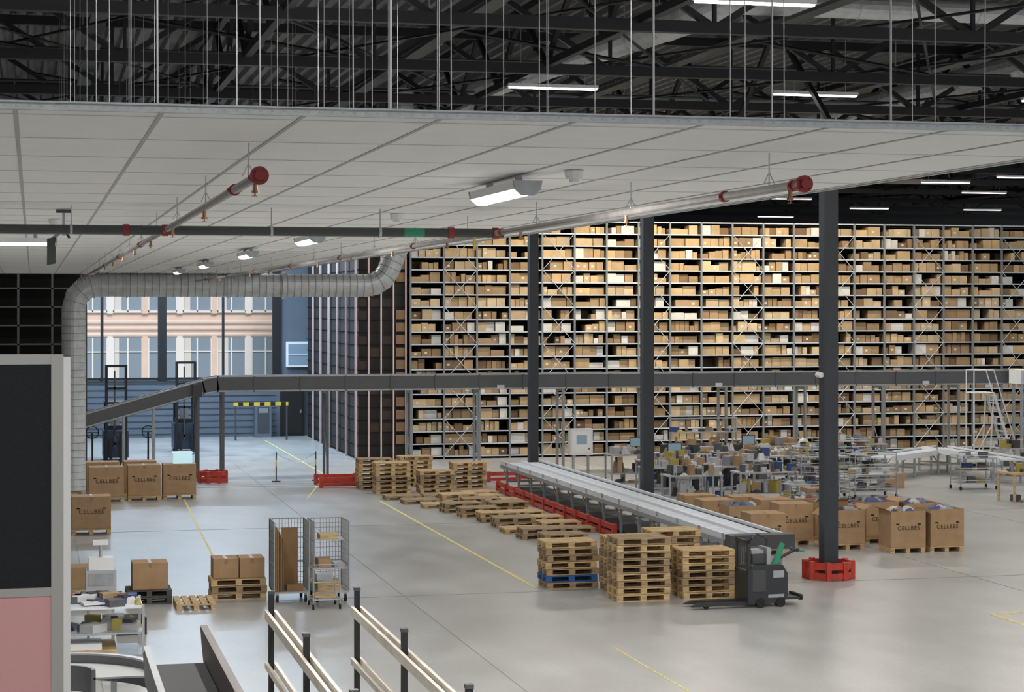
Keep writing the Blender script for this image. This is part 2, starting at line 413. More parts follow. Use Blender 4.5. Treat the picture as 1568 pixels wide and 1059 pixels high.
# ---------------------------------------------------------------- sprinkler
PZ=6.22
b=B()
b.tube((-6,16.3,PZ),(3.85,16.3,PZ),.038,'pipedark',12)
b.tube((3.0,16.3,PZ),(3.17,16.3,PZ),.0385,'green',12)
for X in (1.04,3.78):
    b.tube((X,9.45,PZ),(X,48,PZ),.023,'pipe',12)
    for y in [9.55,10.6,16.05,16.55]+[20+5*i for i in range(6)]:
        b.tube((X,y-.02,PZ),(X,y+.02,PZ),.031,'redpipe',16); b.tube((X-.038,y,PZ),(X+.038,y,PZ),.010,'redpipe',8)
    b.tube((X,9.40,PZ),(X,9.43,PZ),.044,'redpipe',20); b.tube((X,9.38,PZ),(X,9.40,PZ),.026,'redpipe',12); b.tube((X,9.43,PZ),(X,9.52,PZ),.029,'redpipe',12)
    for i in range(4):
        a=math.pi/4+i*math.pi/2; b.tube((X+.034*math.cos(a),9.39,PZ+.034*math.sin(a)),(X+.034*math.cos(a),9.44,PZ+.034*math.sin(a)),.005,'redpipe',6)
    y=9.6
    while y<47:
        b.tube((X,y,PZ),(X,y,PZ-.06),.012,'brass',8); b.tube((X,y,PZ-.06),(X,y,PZ-.072),.02,'brass',8); b.tube((X,y,PZ-.085),(X,y,PZ-.088),.016,'brass',8); b.tube((X,y,PZ-.07),(X,y,PZ-.088),.004,'brass',6); y+=2.9
    y=9.9
    while y<47:
        b.tube((X,y,PZ),(X,y,CZ-.008),.004,'wire',5); b.beam((X-.03,y,PZ+.03),(X,y,PZ+.09),.01,.004,'wire'); b.beam((X+.03,y,PZ+.03),(X,y,PZ+.09),.01,.004,'wire'); y+=2.5
for x in (-2.1,.73,3.4,3.78,1.04):
    b.tube((x-.025,16.3,PZ),(x+.025,16.3,PZ),.047,'redpipe',16)
for x in (-1,.3,1.9,2.8): b.tube((x,16.3,PZ),(x,16.3,CZ-.008),.005,'wire',5); b.tube((x-.01,16.3,PZ),(x+.01,16.3,PZ),.045,'wire',12)
b.tube((3.6,16.3,PZ),(3.6,16.3,PZ-.14),.012,'yel',6)
b.obj('sprinkler_pipework')

# ---------------------------------------------------------------- big duct under ceiling
b=B(); dz=6.13; dy=48.6
p=[(.95,dy,1.25),(.95,dy,dz-.55)]+arc((1.5,dy,dz-.55),.55,180,90,3)[1:]+[(8.0,dy,dz)]+arc((8.0,dy,dz+.6),.6,-90,-25,3)[1:]+[(8.9,dy,dz+1.2),(8.9,dy,11)]
b.path(p,.28,'galv',24,rib=.17,ribr=.012,rk='galvr',rw=.008)
b.tube((5.9,dy,dz),(6.0,dy,dz),.33,'galv',24)
for x in (2.2,4.6): b.tube((x,dy,dz),(x,dy,CZ-.008),.01,'wire',5); b.tube((x-.02,dy,dz),(x+.02,dy,dz),.31,'galv',24)
b.obj('ventilation_duct')
b=B(); b.beam((0,0,.22),(0,0,.0),.02,.03,'galv2'); b.beam((0,0,.06),(-.1,0,-.04),.02,.03,'galv2'); b.rbox(-.1,0,-.24,.07,.08,.22,'pipedark',0,.2); b.tube((.0,0,.05),(.05,0,-.02),.012,'pipedark',6); b.box(-.06,.06,-.04,.04,.19,.215,'pipedark'); b.obj('ceiling_sensor_arm',(.25,17,CZ-.225))

# ---------------------------------------------------------------- racking
RX0,RX1,RY=13.5,52.25,72.0; NL=19; LH=.458; BW=1.25
b=B()
nb=int((RX1-RX0)/BW)
for i in range(nb+1):
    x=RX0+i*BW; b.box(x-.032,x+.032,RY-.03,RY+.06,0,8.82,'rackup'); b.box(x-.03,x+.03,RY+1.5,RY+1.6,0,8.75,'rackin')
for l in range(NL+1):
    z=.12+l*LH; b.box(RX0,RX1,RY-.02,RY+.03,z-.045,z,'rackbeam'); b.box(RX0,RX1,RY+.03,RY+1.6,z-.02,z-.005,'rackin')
b.box(RX0,RX1,RY+1.62,RY+1.66,0,8.75,'rackin')  # dark back sheet stands in for shade among the shelves behind
for i in range(nb):
    x=RX0+i*BW
    if i%6 in (1,4):
        for l in range(0,17,3):
            z=.12+l*LH; b.tube((x,RY-.035,z),(x+BW,RY-.035,z+3*LH),.012,'rackbeam',4); b.tube((x+BW,RY-.04,z),(x,RY-.04,z+3*LH),.012,'rackbeam',4)
b.obj('storage_racking')
b=B()
for i in range(nb):
    dens=U(.02,.10)
    for l in range(NL):
        z=.12+l*LH; x=RX0+i*BW+.045; end=RX0+(i+1)*BW-.045
        base=random.choice([(.66,.48,.27),(.58,.41,.23),(.70,.54,.34),(.50,.34,.19),(.42,.28,.15)])
        w0=random.choice([.18,.27,.36,.36,.55])
        hb=U(.25,.36)
        while x<end-.15:
            w=min(w0*U(.9,1.08),end-x)
            if R()<dens: x+=w+.02; w0=random.choice([.18,.27,.36,.55]); continue
            h=U(.17,.38) if R()<.4 else hb
            r=R(); f=U(.75,1.15)
            c=tuple(q*f for q in base)
            if r<.11: c=(.82,.81,.78)
            elif r<.16: c=(.24,.15,.08)
            b.col=c; y0=RY+U(.06,.2)
            b.box(x,x+w-.012,y0,y0+.6,z,z+h,'boxes')
            if R()<.22:
                b.col=(.85,.83,.80); b.box(x+w*.3,x+w*.3+.09,y0-.004,y0,z+h*.35,z+h*.35+.07,'boxes')
            x+=w+U(0,.02)
            if R()<.3: w0=random.choice([.18,.27,.36,.36,.55])
        if R()<.4:
            b.col=(.25,.16,.09); xx=RX0+i*BW+.1+U(0,.4); b.box(xx,xx+U(.3,.7),RY+.95,RY+1.4,z,z+.3,'boxes')  # back row coloured dark for the shade behind the front boxes
b.obj('racking_cardboard_boxes')
b=B(); X0,X1=11.5,13.4
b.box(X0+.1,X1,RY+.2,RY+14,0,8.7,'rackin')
x=X0
while x<X1+.05: b.box(x-.024,x+.024,RY+.05,RY+.14,0,8.75,'rackpink'); x+=.46
y=RY+.1
while y<RY+13.5: b.box(X0-.04,X0+.03,y,y+.14,0,8.75,'rackpink'); y+=2.3
for l in range(NL+1):
    z=.12+l*LH; b.box(X0,X1,RY+.16,RY+.2,z-.02,z,'rubber'); b.box(X0+.06,X0+.1,RY+.2,RY+14,z-.02,z,'rubber')
for l in range(NL):
    z=.12+l*LH
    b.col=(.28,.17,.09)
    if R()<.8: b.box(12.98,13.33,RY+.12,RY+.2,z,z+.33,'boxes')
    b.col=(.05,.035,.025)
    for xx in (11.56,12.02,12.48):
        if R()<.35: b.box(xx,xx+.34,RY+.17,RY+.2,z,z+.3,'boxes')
b.obj('racking_end_bay')
b=B()
for i in range(8): b.box(-6+i*1.1,-5.93+i*1.1,68,68.1,0,7.5,'pipedark')
for l in range(12): b.box(-6,1.75,68,69,l*.62,l*.62+.05,'pipedark')
b.box(-6,1.75,69.2,69.3,0,7.5,'rackin')
b.obj('pallet_rack')

# ---------------------------------------------------------------- elevated conveyor
EY0,EY1=64.9,65.7
b=B()
def chan(x0,z0,x1,z1,h=.5):
    for y in (EY0,EY1): b.beam((x0,y,z0),(x1,y,z1),.05,h,'convside'); b.beam((x0,y-.02,z0+h/2),(x1,y-.02,z1+h/2),.08,.04,'galv2')
    b.beam((x0,(EY0+EY1)/2,z0+.05),(x1,(EY0+EY1)/2,z1+.05),.74,.06,'belt')
    b.beam((x0,EY0-.03,z0-h/2+.03),(x1,EY0-.03,z1-h/2+.03),.03,.05,'galv2')
chan(5.8,3.1,46,3.1); chan(-2,.95,5.4,3.02,.45); chan(5.35,3.02,5.85,3.1)
x=7
while x<46: b.box(x-.02,x+.02,EY0-.06,EY0-.02,2.84,3.36,'convside'); x+=1.5
b.box(5.0,5.3,EY0-.2,EY0-.03,2.7,3.1,'pipedark')
for x in (15.1,22.8,30.5): b.box(x,x+.25,EY0-.06,EY0-.03,2.87,3.0,'white')
xs=[5.2,6.0,9.4,12.2]+[14.5+i*2.9 for i in range(10)]
for x in xs:
    for y in (EY0,EY1): b.box(x-.04,x+.04,y-.04,y+.04,0,2.85,'convside' if x<10 else 'galvr'); b.box(x-.1,x+.1,y-.1,y+.1,0,.02,'galv2')
    b.box(x-.03,x+.03,EY0,EY1,2.75,2.85,'galv2'); b.tube((x,EY0,.4),(x,EY1,1.5),.02,'galv2',6)
for x,z in ((1.3,1.7),(2.85,2.1),(3.8,2.35)):
    for y in (EY0,EY1): b.box(x-.03,x+.03,y-.04,y+.04,0,z,'galv2')
b.obj('elevated_conveyor')

# ---------------------------------------------------------------- floor conveyor
def floorconv(x0,x1,y0,y1,z=.85,lanes=2,step=1.5):
    b=B(); w=x1-x0
    b.box(x0,x0+.06,y0,y1,z-.12,z+.05,'rail'); b.box(x1-.06,x1,y0,y1,z-.12,z+.05,'rail')
    b.box(x0+.06,x1-.06,y0,y1,z-.06,z-.02,'convtop')
    for i in range(1,lanes): 
        xm=x0+w*i/lanes; b.box(xm-.05,xm+.05,y0,y1,z-.02,z+.04,'rail'); b.box(xm+.05,xm+.07,y0,y1,z-.019,z+.0,'belt')
    b.box(x0+.07,x0+.10,y0,y1,z-.02,z-.01,'belt'); b.box(x1-.10,x1-.07,y0,y1,z-.02,z-.01,'belt')
    y=y0+.3
    while y<y1:
        for x in (x0+.03,x1-.03): b.box(x-.03,x+.03,y-.03,y+.03,0,z-.1,'galv2'); b.box(x-.06,x+.06,y-.06,y+.06,0,.02,'galv2')
        b.box(x0,x1,y-.02,y+.02,.3,.35,'galv2'); b.beam((x0+.03,y,.35),(x0+.03,y+.55,z-.12),.03,.03,'galv2')
        b.box(x0-.02,x0,y-.04,y+.04,z-.14,z+.06,'galv2')
        y+=step
    y=y0+.05
    while y<y1: b.box(x0+.13,x1-.13,y,y+.03,z-.02,z-.012,'rail'); y+=.25
    return b
b=floorconv(13.95,15.25,38.9,59.4)
b.box(13.9,15.3,38.6,38.95,.62,.92,'pipedark'); b.box(14.0,14.5,38.5,38.6,.2,.7,'convside'); b.box(13.88,13.95,39,59.2,.70,.80,'galv2')
b.box(14.0,15.2,39.5,58.8,.12,.14,'pipedark')
b.obj('belt_conveyor')
b=floorconv(29.6,30.6,57.5,63,.8,1,2); b.obj('belt_conveyor')
b=floorconv(0,1.1,0,5.5,.75,1,1.3); b.obj('belt_conveyor',(26.3,60.4,0),math.radians(-50))

# ---------------------------------------------------------------- pallets
PW,PD,PH=1.05,.72,.135
def pallet(b,z,dx=0,dy=0,k='wood'):
    h=PH
    for i in range(3):
        y=dy+i*(PD-.09)/2; b.box(dx,dx+PW,y,y+.09,z,z+.018,k)
        for j in range(3):
            x=dx+j*(PW-.12)/2; b.box(x,x+.12,y,y+.09,z+.018,z+.09,k)
    for j in range(3):
        x=dx+j*(PW-.12)/2; b.box(x,x+.12,dy,dy+PD,z+.09,z+.105,k)
    for i in range(5):
        y=dy+i*(PD-.11)/4; b.box(dx,dx+PW,y,y+.11,z+.105,z+h-.007,k)
def stack(x,y,n,rot=0,ks=None,name='pallet_stack'):
    b=B()
    for i in range(n):
        k=ks[i] if ks else random.choice(['wood','wood','woodd'])
        pallet(b,i*PH,U(-.02,.02),U(-.02,.02),k)
    return b.obj(name if n>1 else 'pallet',(x,y,0),rot)
stack(9.92,38.26,7,ks=['woodd','blue','woodd','wood','woodd','woodd','wood'])
stack(10.99,37.5,8); stack(10.79,36.26,9); stack(12.1,36.29,7); stack(12.15,38.5,8)
stack(9.74,60.5,7); stack(9.98,58.8,7); stack(11.12,61.2,7); stack(11.33,58.9,5); stack(12.6,60.1,6)
for (x,y) in ((10.4,57.2),(11.6,57.3),(12.95,57.9),(12.75,56.7),(10.7,55.9),(11.85,55.9),(13.0,55.5),(11.0,54.6),(12.2,54.5),(11.4,53.3),(12.7,53.3),(11.6,52.0),(12.85,52.0),(11.8,50.7),(13.0,50.7),(11.9,49.4),(13.1,49.3),(11.8,48.1),(13.0,47.9),(12.0,46.8),(12.2,45.5)):
    stack(x-.5+U(-.04,.04),y-.3,random.choice([1,1,1,2]),U(-.05,.05))

# ---------------------------------------------------------------- cardboard boxes
def label(parent,x,y,z,size=.14,txt='CELLBES'):
    c=bpy.data.curves.new('printed_label','FONT'); c.body=txt; c.size=size; c.align_x='CENTER'; c.extrude=.001; c.space_character=1.15
    c.materials.append(M['ink']); o=bpy.data.objects.new('printed_label',c); col.objects.link(o)
    o.location=(x,y,z); o.rotation_euler=(math.pi/2,0,0); o.parent=parent
def carton(x,y,w,d,h,z0=PH,open_=False,pal=True,lab=True,rot=0,name='cardboard_box'):
    b=B()
    if pal:
        for i in range(3): 
            xx=i*(w-.1)/2; b.box(xx,xx+.1,.02,d-.02,z0-PH,z0-.03,'wood')
        b.box(0,w,0,d,z0-.03,z0-.005,'wood')
    t=.012
    if open_:
        b.box(0,w,0,t,z0,z0+h,'card'); b.box(0,w,d-t,d,z0,z0+h,'card'); b.box(0,t,t,d-t,z0,z0+h,'card'); b.box(w-t,w,t,d-t,z0,z0+h,'card')
        b.box(t,w-t,t,d-t,z0,z0+.02,'cardi')
        for (p,q,dx,dy) in (((0,0),(w,0),0,-1),((0,d),(w,d),0,1),((0,0),(0,d),-1,0),((w,0),(w,d),1,0)):
            if R()<.35:
                L=.16; up=U(-.14,.12)
                b.add([(p[0],p[1],z0+h),(q[0],q[1],z0+h),(q[0]+dx*L,q[1]+dy*L,z0+h+up),(p[0]+dx*L,p[1]+dy*L,z0+h+up)],[(0,1,2,3)],'card')
        for k in range(11):
            b.col=random.choice([(.35,.36,.42),(.65,.64,.62),(.08,.1,.25),(.05,.05,.06),(.4,.32,.25),(.25,.08,.08),(.2,.22,.3)])
            ww=w*U(.3,.5); xx=U(ww/2+t,w-ww/2-t); yy=U(ww/2+t,max(ww/2+t+.01,d-ww/2-t))
            b.heap(xx,yy,z0+h*U(.84,.94),ww,ww,.17,'clut')
    else:
        b.box(0,w,0,d,z0,z0+h,'card'); b.box(w/2-.03,w/2+.03,-.002,d+.002,z0+h-.10,z0+h+.002,'tape')
        b.box(.0,w,-.001,0,z0+h*.02,z0+h*.03,'cardi')
    if w>.8:
        for xx in (.12,w-.2): b.box(xx,xx+.08,-.002,0,z0+h*.62,z0+h*.66,'rackin')
    o=b.obj(name,(x,y,0),rot)
    if lab: label(o,w/2,-.006,z0+h*.48,w*.155)
    return o
carton(1.58,58.4,.98,.72,.86); carton(2.68,58.6,.94,.72,.88); carton(3.70,58.8,.95,.72,.88); carton(.93,50.1,.95,.72,.80)
carton(.5,60.2,.9,.72,.88,lab=False); carton(1.55,60.3,.95,.72,.86,lab=False); carton(2.65,60.4,.95,.72,.86,lab=False)
for (x,y,h,o_) in ((17.9,42.9,.78,1),(18.98,42.0,.82,1),(19.95,42.0,.84,1),(17.05,44.0,.84,0),(15.75,42.4,.80,0),(17.2,45.6,.78,0),(16.0,46.4,.72,0),(18.2,44.6,.82,1),(19.2,43.9,.84,1),(20.2,43.8,.8,1),(16.1,44.8,.74,1),(17.1,47.3,.7,0),(16.1,48.1,.68,0),(18.3,46.4,.72,1)):
    carton(x,y,.84,.74,h,open_=bool(o_),rot=U(-.04,.04))
carton(21.2,52.5,.8,.6,.5,lab=False,pal=False,z0=0); carton(30.5,50.5,.7,.6,.5,lab=False,pal=False,z0=0); carton(25.6,57.2,.7,.5,.45,lab=False,pal=False,z0=0)
b=B(); 
for i in range(2): pallet(b,i*PH,0,0,'wooddk')
o=b.obj('pallet_stack',(1.72,38.1,0)); o.scale=(.8,1,1)
carton(1.83,38.15,.66,.6,.5,z0=.27,pal=False,lab=False)
stack(3.3,37.15,1,math.pi/2)
stack(3.33,38.3,3)
carton(3.36,38.35,.48,.6,.38,z0=.405,pal=False,lab=False); carton(3.86,38.35,.48,.6,.38,z0=.405,pal=False,lab=False)
carton(.7,39.5,.8,.6,.42,z0=.135,pal=True,lab=False)
b=B(); b.box(0,.55,0,.4,0,.34,'mint'); b.box(.03,.52,.03,.37,.34,.345,'white'); b.box(-.02,.57,-.02,.42,.30,.33,'mint'); b.obj('plastic_tote',(4.0,58.95,PH+.885))

# ---------------------------------------------------------------- roll cages
def rollcage(x,y,w=.66,d=.78,h=1.52,fill=None,rot=0):
    b=B(); z0=.2
    b.box(0,w,0,d,z0-.03,z0,'wire')
    for cx in (.06,w-.06):
        for cy in (.06,d-.06):
            b.tube((cx-.02,cy,.07),(cx+.02,cy,.07),.07,'rubber',12); b.box(cx-.03,cx+.03,cy-.02,cy+.02,.07,z0-.03,'galv2')
    for (p,q) in (((0,0),(0,d)),((w,0),(w,d)),((0,d),(w,d))):
        b.tube((p[0],p[1],z0),(p[0],p[1],h),.015,'galv2',6); b.tube((q[0],q[1],z0),(q[0],q[1],h),.015,'galv2',6)
        for z in (z0+.05,.7,1.15,h): b.tube((p[0],p[1],z),(q[0],q[1],z),.012,'galv2',6)
        n=11
        for i in range(1,n):
            t=i/n; xx=p[0]+(q[0]-p[0])*t; yy=p[1]+(q[1]-p[1])*t; b.tube((xx,yy,z0),(xx,yy,h),.005,'galvr',4)
        for i in range(1,14):
            z=z0+(h-z0)*i/14; b.tube((p[0],p[1],z),(q[0],q[1],z),.004,'galvr',4)
    if fill=='sheets':
        for i in range(5): b.box(.04+i*.03,.06+i*.03,.05,d-.05,z0,h-.1-.05*i,'cardi')
        b.box(.2,w-.16,.5,.54,z0,h-.15,'cardi'); b.box(.25,w-.1,.1,.3,z0,.32,'cardi')
    else:
        b.box(.02,w-.02,.02,d-.02,.62,.64,'wire'); b.box(.08,w-.15,.1,.6,z0,z0+.2,'wood'); b.box(.1,.35,.15,.5,.64,.8,'card'); b.box(.4,.6,.1,.5,.64,.72,'galv2')
        b.box(.05,w-.05,.2,.7,1.15,1.17,'wire'); b.box(.15,.5,.25,.6,1.17,1.26,'wood')
    b.obj('roll_cage',(x,y,0),rot)
rollcage(4.45,37.7,fill='sheets'); rollcage(5.2,37.6,rot=.03)
b=B(); w,d=.5,.6
for x in (0,w):
    for y in (0,d): b.tube((x,y,.1),(x,y,.75),.012,'wire',6); b.tube((x-.015,y,.05),(x+.015,y,.05),.05,'rubber',10)
for z in (.18,.5,.75):
    for (p,q) in (((0,0),(w,0)),((w,0),(w,d)),((w,d),(0,d)),((0,d),(0,0))): b.tube((*p,z),(*q,z),.012,'wire',6)
    for i in range(8): b.tube((w*i/8,0,z),(w*i/8,d,z),.004,'wire',4)
b.box(.05,.45,.1,.5,.2,.24,'wood'); b.box(.1,.4,.2,.5,.51,.62,'galv2'); b.obj('wire_trolley',(5.05,36.7,0))

# ---------------------------------------------------------------- pedestrian pallet truck
b=B()
for y in (.12,.5):
    b.box(-.95,.1,y-.07,y+.07,.05,.11,'truck'); b.add([(-1.1,y-.05,.05),(-.95,y-.07,.05),(-.95,y+.07,.05),(-1.1,y+.05,.05),(-.95,y-.07,.11),(-.95,y+.07,.11)],[(0,1,4),(0,4,5,3),(3,5,2),(0,3,2,1)],'truck')
    b.tube((-.8,y-.05,.04),(-.8,y+.05,.04),.04,'rubber',10)
prof=[(0,.08),(.72,.08),(.80,.2),(.80,.62),(.70,.78),(.12,.80),(0,.68)]
n=len(prof); vs=[(x,0,z) for x,z in prof]+[(x,.66,z) for x,z in prof]
b.add(vs,[tuple(range(n)),tuple(range(2*n-1,n-1,-1))]+[(i,n+i,n+(i+1)%n,(i+1)%n) for i in range(n)],'truck')
b.box(.08,.35,-.01,0,.3,.7,'pipedark'); b.box(.4,.72,-.012,0,.18,.24,'galv2'); b.box(.5,.72,-.012,0,.55,.68,'galv2')
b.tube((.25,-.02,.09),(.25,.1,.09),.09,'rubber',16); b.tube((.65,-.02,.09),(.65,.1,.09),.09,'rubber',16)
for yy in (.03,.56): b.box(.0,.06,yy,yy+.06,.6,1.25,'truck')
b.box(0,.06,.03,.62,1.19,1.25,'truck')
for i in range(5): b.box(.02,.04,.13+i*.1,.15+i*.1,.7,1.2,'pipedark')
b.add([(.52,.05,.80),(.64,.05,.80),(.76,.05,1.16),(.70,.05,1.20),(.52,.12,.80),(.64,.12,.80),(.76,.12,1.16),(.70,.12,1.20)],[(0,1,2,3),(7,6,5,4),(0,4,5,1),(1,5,6,2),(2,6,7,3),(3,7,4,0)],'green')
b.box(.42,.5,.1,.5,.78,1.1,'galv2'); b.box(.15,.42,.15,.5,.80,.98,'pipedark'); b.box(.15,.4,.2,.45,.98,1.05,'galv2')
b.tube((.75,.35,.85),(1.12,.35,1.02),.03,'truck'); b.tube((1.1,.18,1.02),(1.1,.52,1.02),.035,'truck'); b.tube((1.1,.18,1.02),(1.22,.2,1.0),.02,'green'); b.tube((1.1,.52,1.02),(1.22,.5,1.0),.02,'green')
b.tube((.1,.1,1.27),(.3,.3,1.34),.02,'truck'); b.tube((.3,.3,1.34),(.5,.3,1.25),.02,'truck'); b.tube((.5,.3,1.25),(.5,.3,1.0),.02,'truck')
b.box(.78,1.12,.08,.58,.12,.16,'truck'); b.box(1.08,1.14,.08,.58,.1,.2,'rubber')
b.obj('electric_pallet_truck',(12.95,35.0,0),.05)

# ---------------------------------------------------------------- reach trucks
def reach(x,y,rot=0):
    b=B()
    b.box(0,.9,.3,1.7,.12,1.1,'truckblue'); b.box(.1,.8,1.0,1.7,1.1,1.25,'truck')
    for xx in (.1,.8):
        for yy in (.5,1.5): b.tube((xx-.06,yy,.17),(xx+.06,yy,.17),.17,'rubber',14)
        b.box(xx-.05,xx+.05,.1,.22,.05,3.5,'black'); b.box(xx-.04,xx+.04,1.5,1.58,1.1,2.1,'black')
    for z in (.6,1.7,2.6,3.42): b.box(.1,.8,.12,.2,z,z+.09,'black')
    b.box(.36,.42,.12,.2,.5,3.3,'pipedark'); b.box(.05,.85,.15,1.6,2.1,2.16,'black')
    for xx in (.2,.62): b.box(xx,xx+.1,-.9,.1,.08,.13,'black'); b.box(xx,xx+.1,.05,.1,.08,.8,'black')
    b.box(.3,.6,1.0,1.3,1.25,1.7,'galv2'); 
    b.obj('reach_truck',(x,y,0),rot)
reach(2.5,73.5); reach(5.3,77.5)
b=B(); b.box(0,2.3,0,.06,1.45,1.6,'yel'); b.box(.05,.12,0,.06,0,1.45,'pipedark'); b.box(2.2,2.27,0,.06,0,1.45,'pipedark')
for i in range(5): b.box(.2+i*.45,.4+i*.45,-.005,0,1.45,1.6,'black')
b.obj('height_barrier',(8.2,84,0))
b=B(); b.box(0,.7,0,.6,0,1.5,'wallblue'); b.box(.1,.6,-.02,0,.2,1.3,'wall'); b.box(.15,.55,-.03,-.02,1.05,1.25,'screen'); b.obj('charging_cabinet',(9.3,85.8,0))
b=B(); 
for i in range(3):
    cx=i*.9; pts=arc((cx,0,1.5),.2,0,360,14)
    for j in range(14): b.tube(pts[j],pts[j+1],.02,'black',6)
    b.tube((cx,0,0),(cx,0,1.5),.03,'black',6); b.tube((cx-.2,0,1.5),(cx+.2,0,1.5),.015,'black',5)
b.box(-.7,-.2,-.2,.3,0,1.6,'truck')
b.obj('valve_handwheels',(1.9,66.6,0))

# ---------------------------------------------------------------- packing stations
cols=[(.6,.6,.6),(.06,.06,.07),(.5,.34,.18),(.04,.09,.28),(.5,.5,.52),(.5,.4,.1),(.3,.3,.33),(.78,.78,.80),(.45,.28,.14),(.12,.12,.13),(.05,.05,.06),(.3,.22,.15),(.1,.1,.11)]
def clutter(b,x0,x1,y0,y1,z,n,hmax=.3):
    for i in range(n):
        b.col=random.choice(cols); w=U(.08,.35); d=U(.1,.3); h=U(.04,hmax)
        x=U(x0+w/2,max(x0+w/2+.01,x1-w/2)); y=U(y0+d/2,max(y0+d/2+.01,y1-d/2))
        if R()<.25: b.heap(x,y,z,w*1.3,d*1.3,h,'clut',5)
        elif R()<.3: b.tube((x,y,z),(x,y,z+h),.05,'clut',10)
        else: b.rbox(x,y,z,w,d,h,'clut',U(0,1.5))
def station(x,y,w=1.8,d=.8,frame=True,n=12,rot=0,monitor=False,name='packing_table'):
    b=B(); n=int(n*1.6)
    for xx in (.04,w-.04):
        for yy in (.04,d-.04): b.box(xx-.025,xx+.025,yy-.025,yy+.025,0,.87,'galv2')
    b.box(0,w,0,d,.87,.91,'bench'); b.box(.05,w-.05,.05,d-.05,.28,.31,'galv2')
    clutter(b,0,w,0,d,.91,n); clutter(b,.1,w-.1,.05,d-.05,.31,n//2+4,.5); clutter(b,.1,w-.1,.05,d-.05,0,4,.25)
    if frame:
        for xx in (.03,w-.03): b.box(xx-.02,xx+.02,d-.05,d-.01,.9,1.85,'galv2')
        b.box(0,w,d-.35,d,1.35,1.38,'bench'); b.box(0,w,d-.1,d,1.8,1.85,'galv2'); clutter(b,0,w,d-.33,d,1.38,n//2,.28)
    if monitor:
        b.box(w*.5,w*.5+.45,d*.5,d*.5+.04,1.12,1.42,'belt'); b.box(w*.5+.02,w*.5+.43,d*.5-.004,d*.5,1.14,1.40,'screen'); b.box(w*.5+.2,w*.5+.25,d*.5,d*.5+.04,.91,1.12,'belt')
    b.obj(name,(x,y,0),rot)
def trolley(x,y,w=1.4,d=.7,lv=4,rot=0,h=1.3):
    b=B()
    for xx in (0,w):
        for yy in (0,d): b.tube((xx,yy,.1),(xx,yy,h),.018,'galv2',6); b.tube((xx-.02,yy,.06),(xx+.02,yy,.06),.06,'rubber',10)
    for l in range(lv):
        z=.2+l*(h-.25)/(lv-1); b.box(0,w,0,d,z,z+.02,'galv2')
        for (p,q) in (((0,0),(w,0)),((0,d),(w,d)),((0,0),(0,d)),((w,0),(w,d))): b.tube((*p,z+.09),(*q,z+.09),.01,'galv2',5)
        clutter(b,.05,w-.05,.05,d-.05,z+.02,7,.2)
    b.obj('tray_trolley',(x,y,0),rot)
station(17.9,60.9,1.5,n=14,frame=False,monitor=True); station(19.6,60.6,1.6,frame=False,n=16); station(18.1,58.2,1.9,frame=False,n=18,monitor=True)
station(20.4,57.6,1.7,n=14,frame=False); station(17.4,55.6,1.8,n=20,frame=False); station(21.0,63.6,2.4,n=14); station(21.5,61.0,2.0,n=14,frame=False,monitor=True)
station(19.5,53.4,1.8,n=16,frame=False); station(24.0,63.4,1.8,n=12,frame=False); station(22.3,59.1,1.5,n=14,frame=False)
station(26.8,63.6,1.8,n=12,frame=False); station(17.2,52.8,1.6,n=14,frame=False); station(19.2,55.6,1.6,n=16,frame=False)
station(31.3,60.5,1.8,n=12,frame=False); station(30.6,54.2,1.6,n=10,frame=False,rot=.2)
trolley(21.6,54.0,1.5,.8,5); trolley(23.4,54.3,1.3,.8,4); trolley(23.6,57.3,1.6,.8,6,h=1.5); trolley(21.9,51.2,1.4,.7,3,h=1.0)
trolley(27.6,56.0,1.2,.7,3,h=1.0); trolley(19.6,49.8,1.4,.7,3,h=.9); trolley(24.0,60.5,1.4,.8,3,h=1.1)
b=B(); b.box(0,.75,0,.3,.8,1.65,'white'); b.box(.06,.69,-.01,0,.88,1.57,'facw'); b.box(.2,.55,-.015,-.01,1.15,1.45,'screen'); b.tube((.62,-.02,1.0),(.62,0,1.0),.03,'red',10)
b.box(.1,.16,.1,.2,0,.8,'galv2'); b.box(.6,.66,.1,.2,0,.8,'galv2'); b.obj('control_cabinet',(16.95,62.3,0))
b=B()
for y in (0,.6):
    b.beam((.95,y,.1),(.15,y,2.6),.05,.08,'rail'); b.beam((0,y,.1),(.15,y,2.6),.04,.04,'rail'); b.beam((-.6,y,2.6),(-.6,y,.1),.04,.04,'rail')
    b.tube((.15,y,2.6),(-.6,y,2.6),.025,'rail'); b.tube((.95,y,.95),(.15,y,3.4),.022,'rail'); b.tube((.15,y,3.4),(-.6,y,3.4),.022,'rail'); b.tube((-.6,y,2.6),(-.6,y,3.4),.022,'rail')
    b.tube((0,y,.1),(.95,y,.1),.02,'rail'); b.tube((-.6,y,.3),(.1,y,1.5),.02,'rail')
for i in range(10):
    t=(i+.5)/10; b.box(.95-.8*t-.1,.95-.8*t+.1,0,.6,.1+2.5*t,.13+2.5*t,'rail')
b.box(-.6,.15,0,.6,2.58,2.62,'rail')
for x in (-.6,.95):
    for y in (0,.6): b.tube((x,y-.02,.07),(x,y+.02,.07),.07,'rubber',10)
b.obj('rolling_step_ladder',(32.6,63.9,0))
b=B(); b.box(0,2.2,0,.9,2.9,3.4,'rail'); b.box(.1,.4,-.02,0,3.0,3.3,'galv2'); 
for x in (.1,2.1): b.box(x-.04,x+.04,.1,.2,0,2.9,'galv2'); b.box(x-.04,x+.04,.7,.8,0,2.9,'galv2')
b.obj('conveyor_transfer_unit',(33.7,63.7,0))
b=B()
for x in (0,2.2):
    for y in (0,.8): b.box(x-.03,x+.03,y-.03,y+.03,0,.8,'wood')
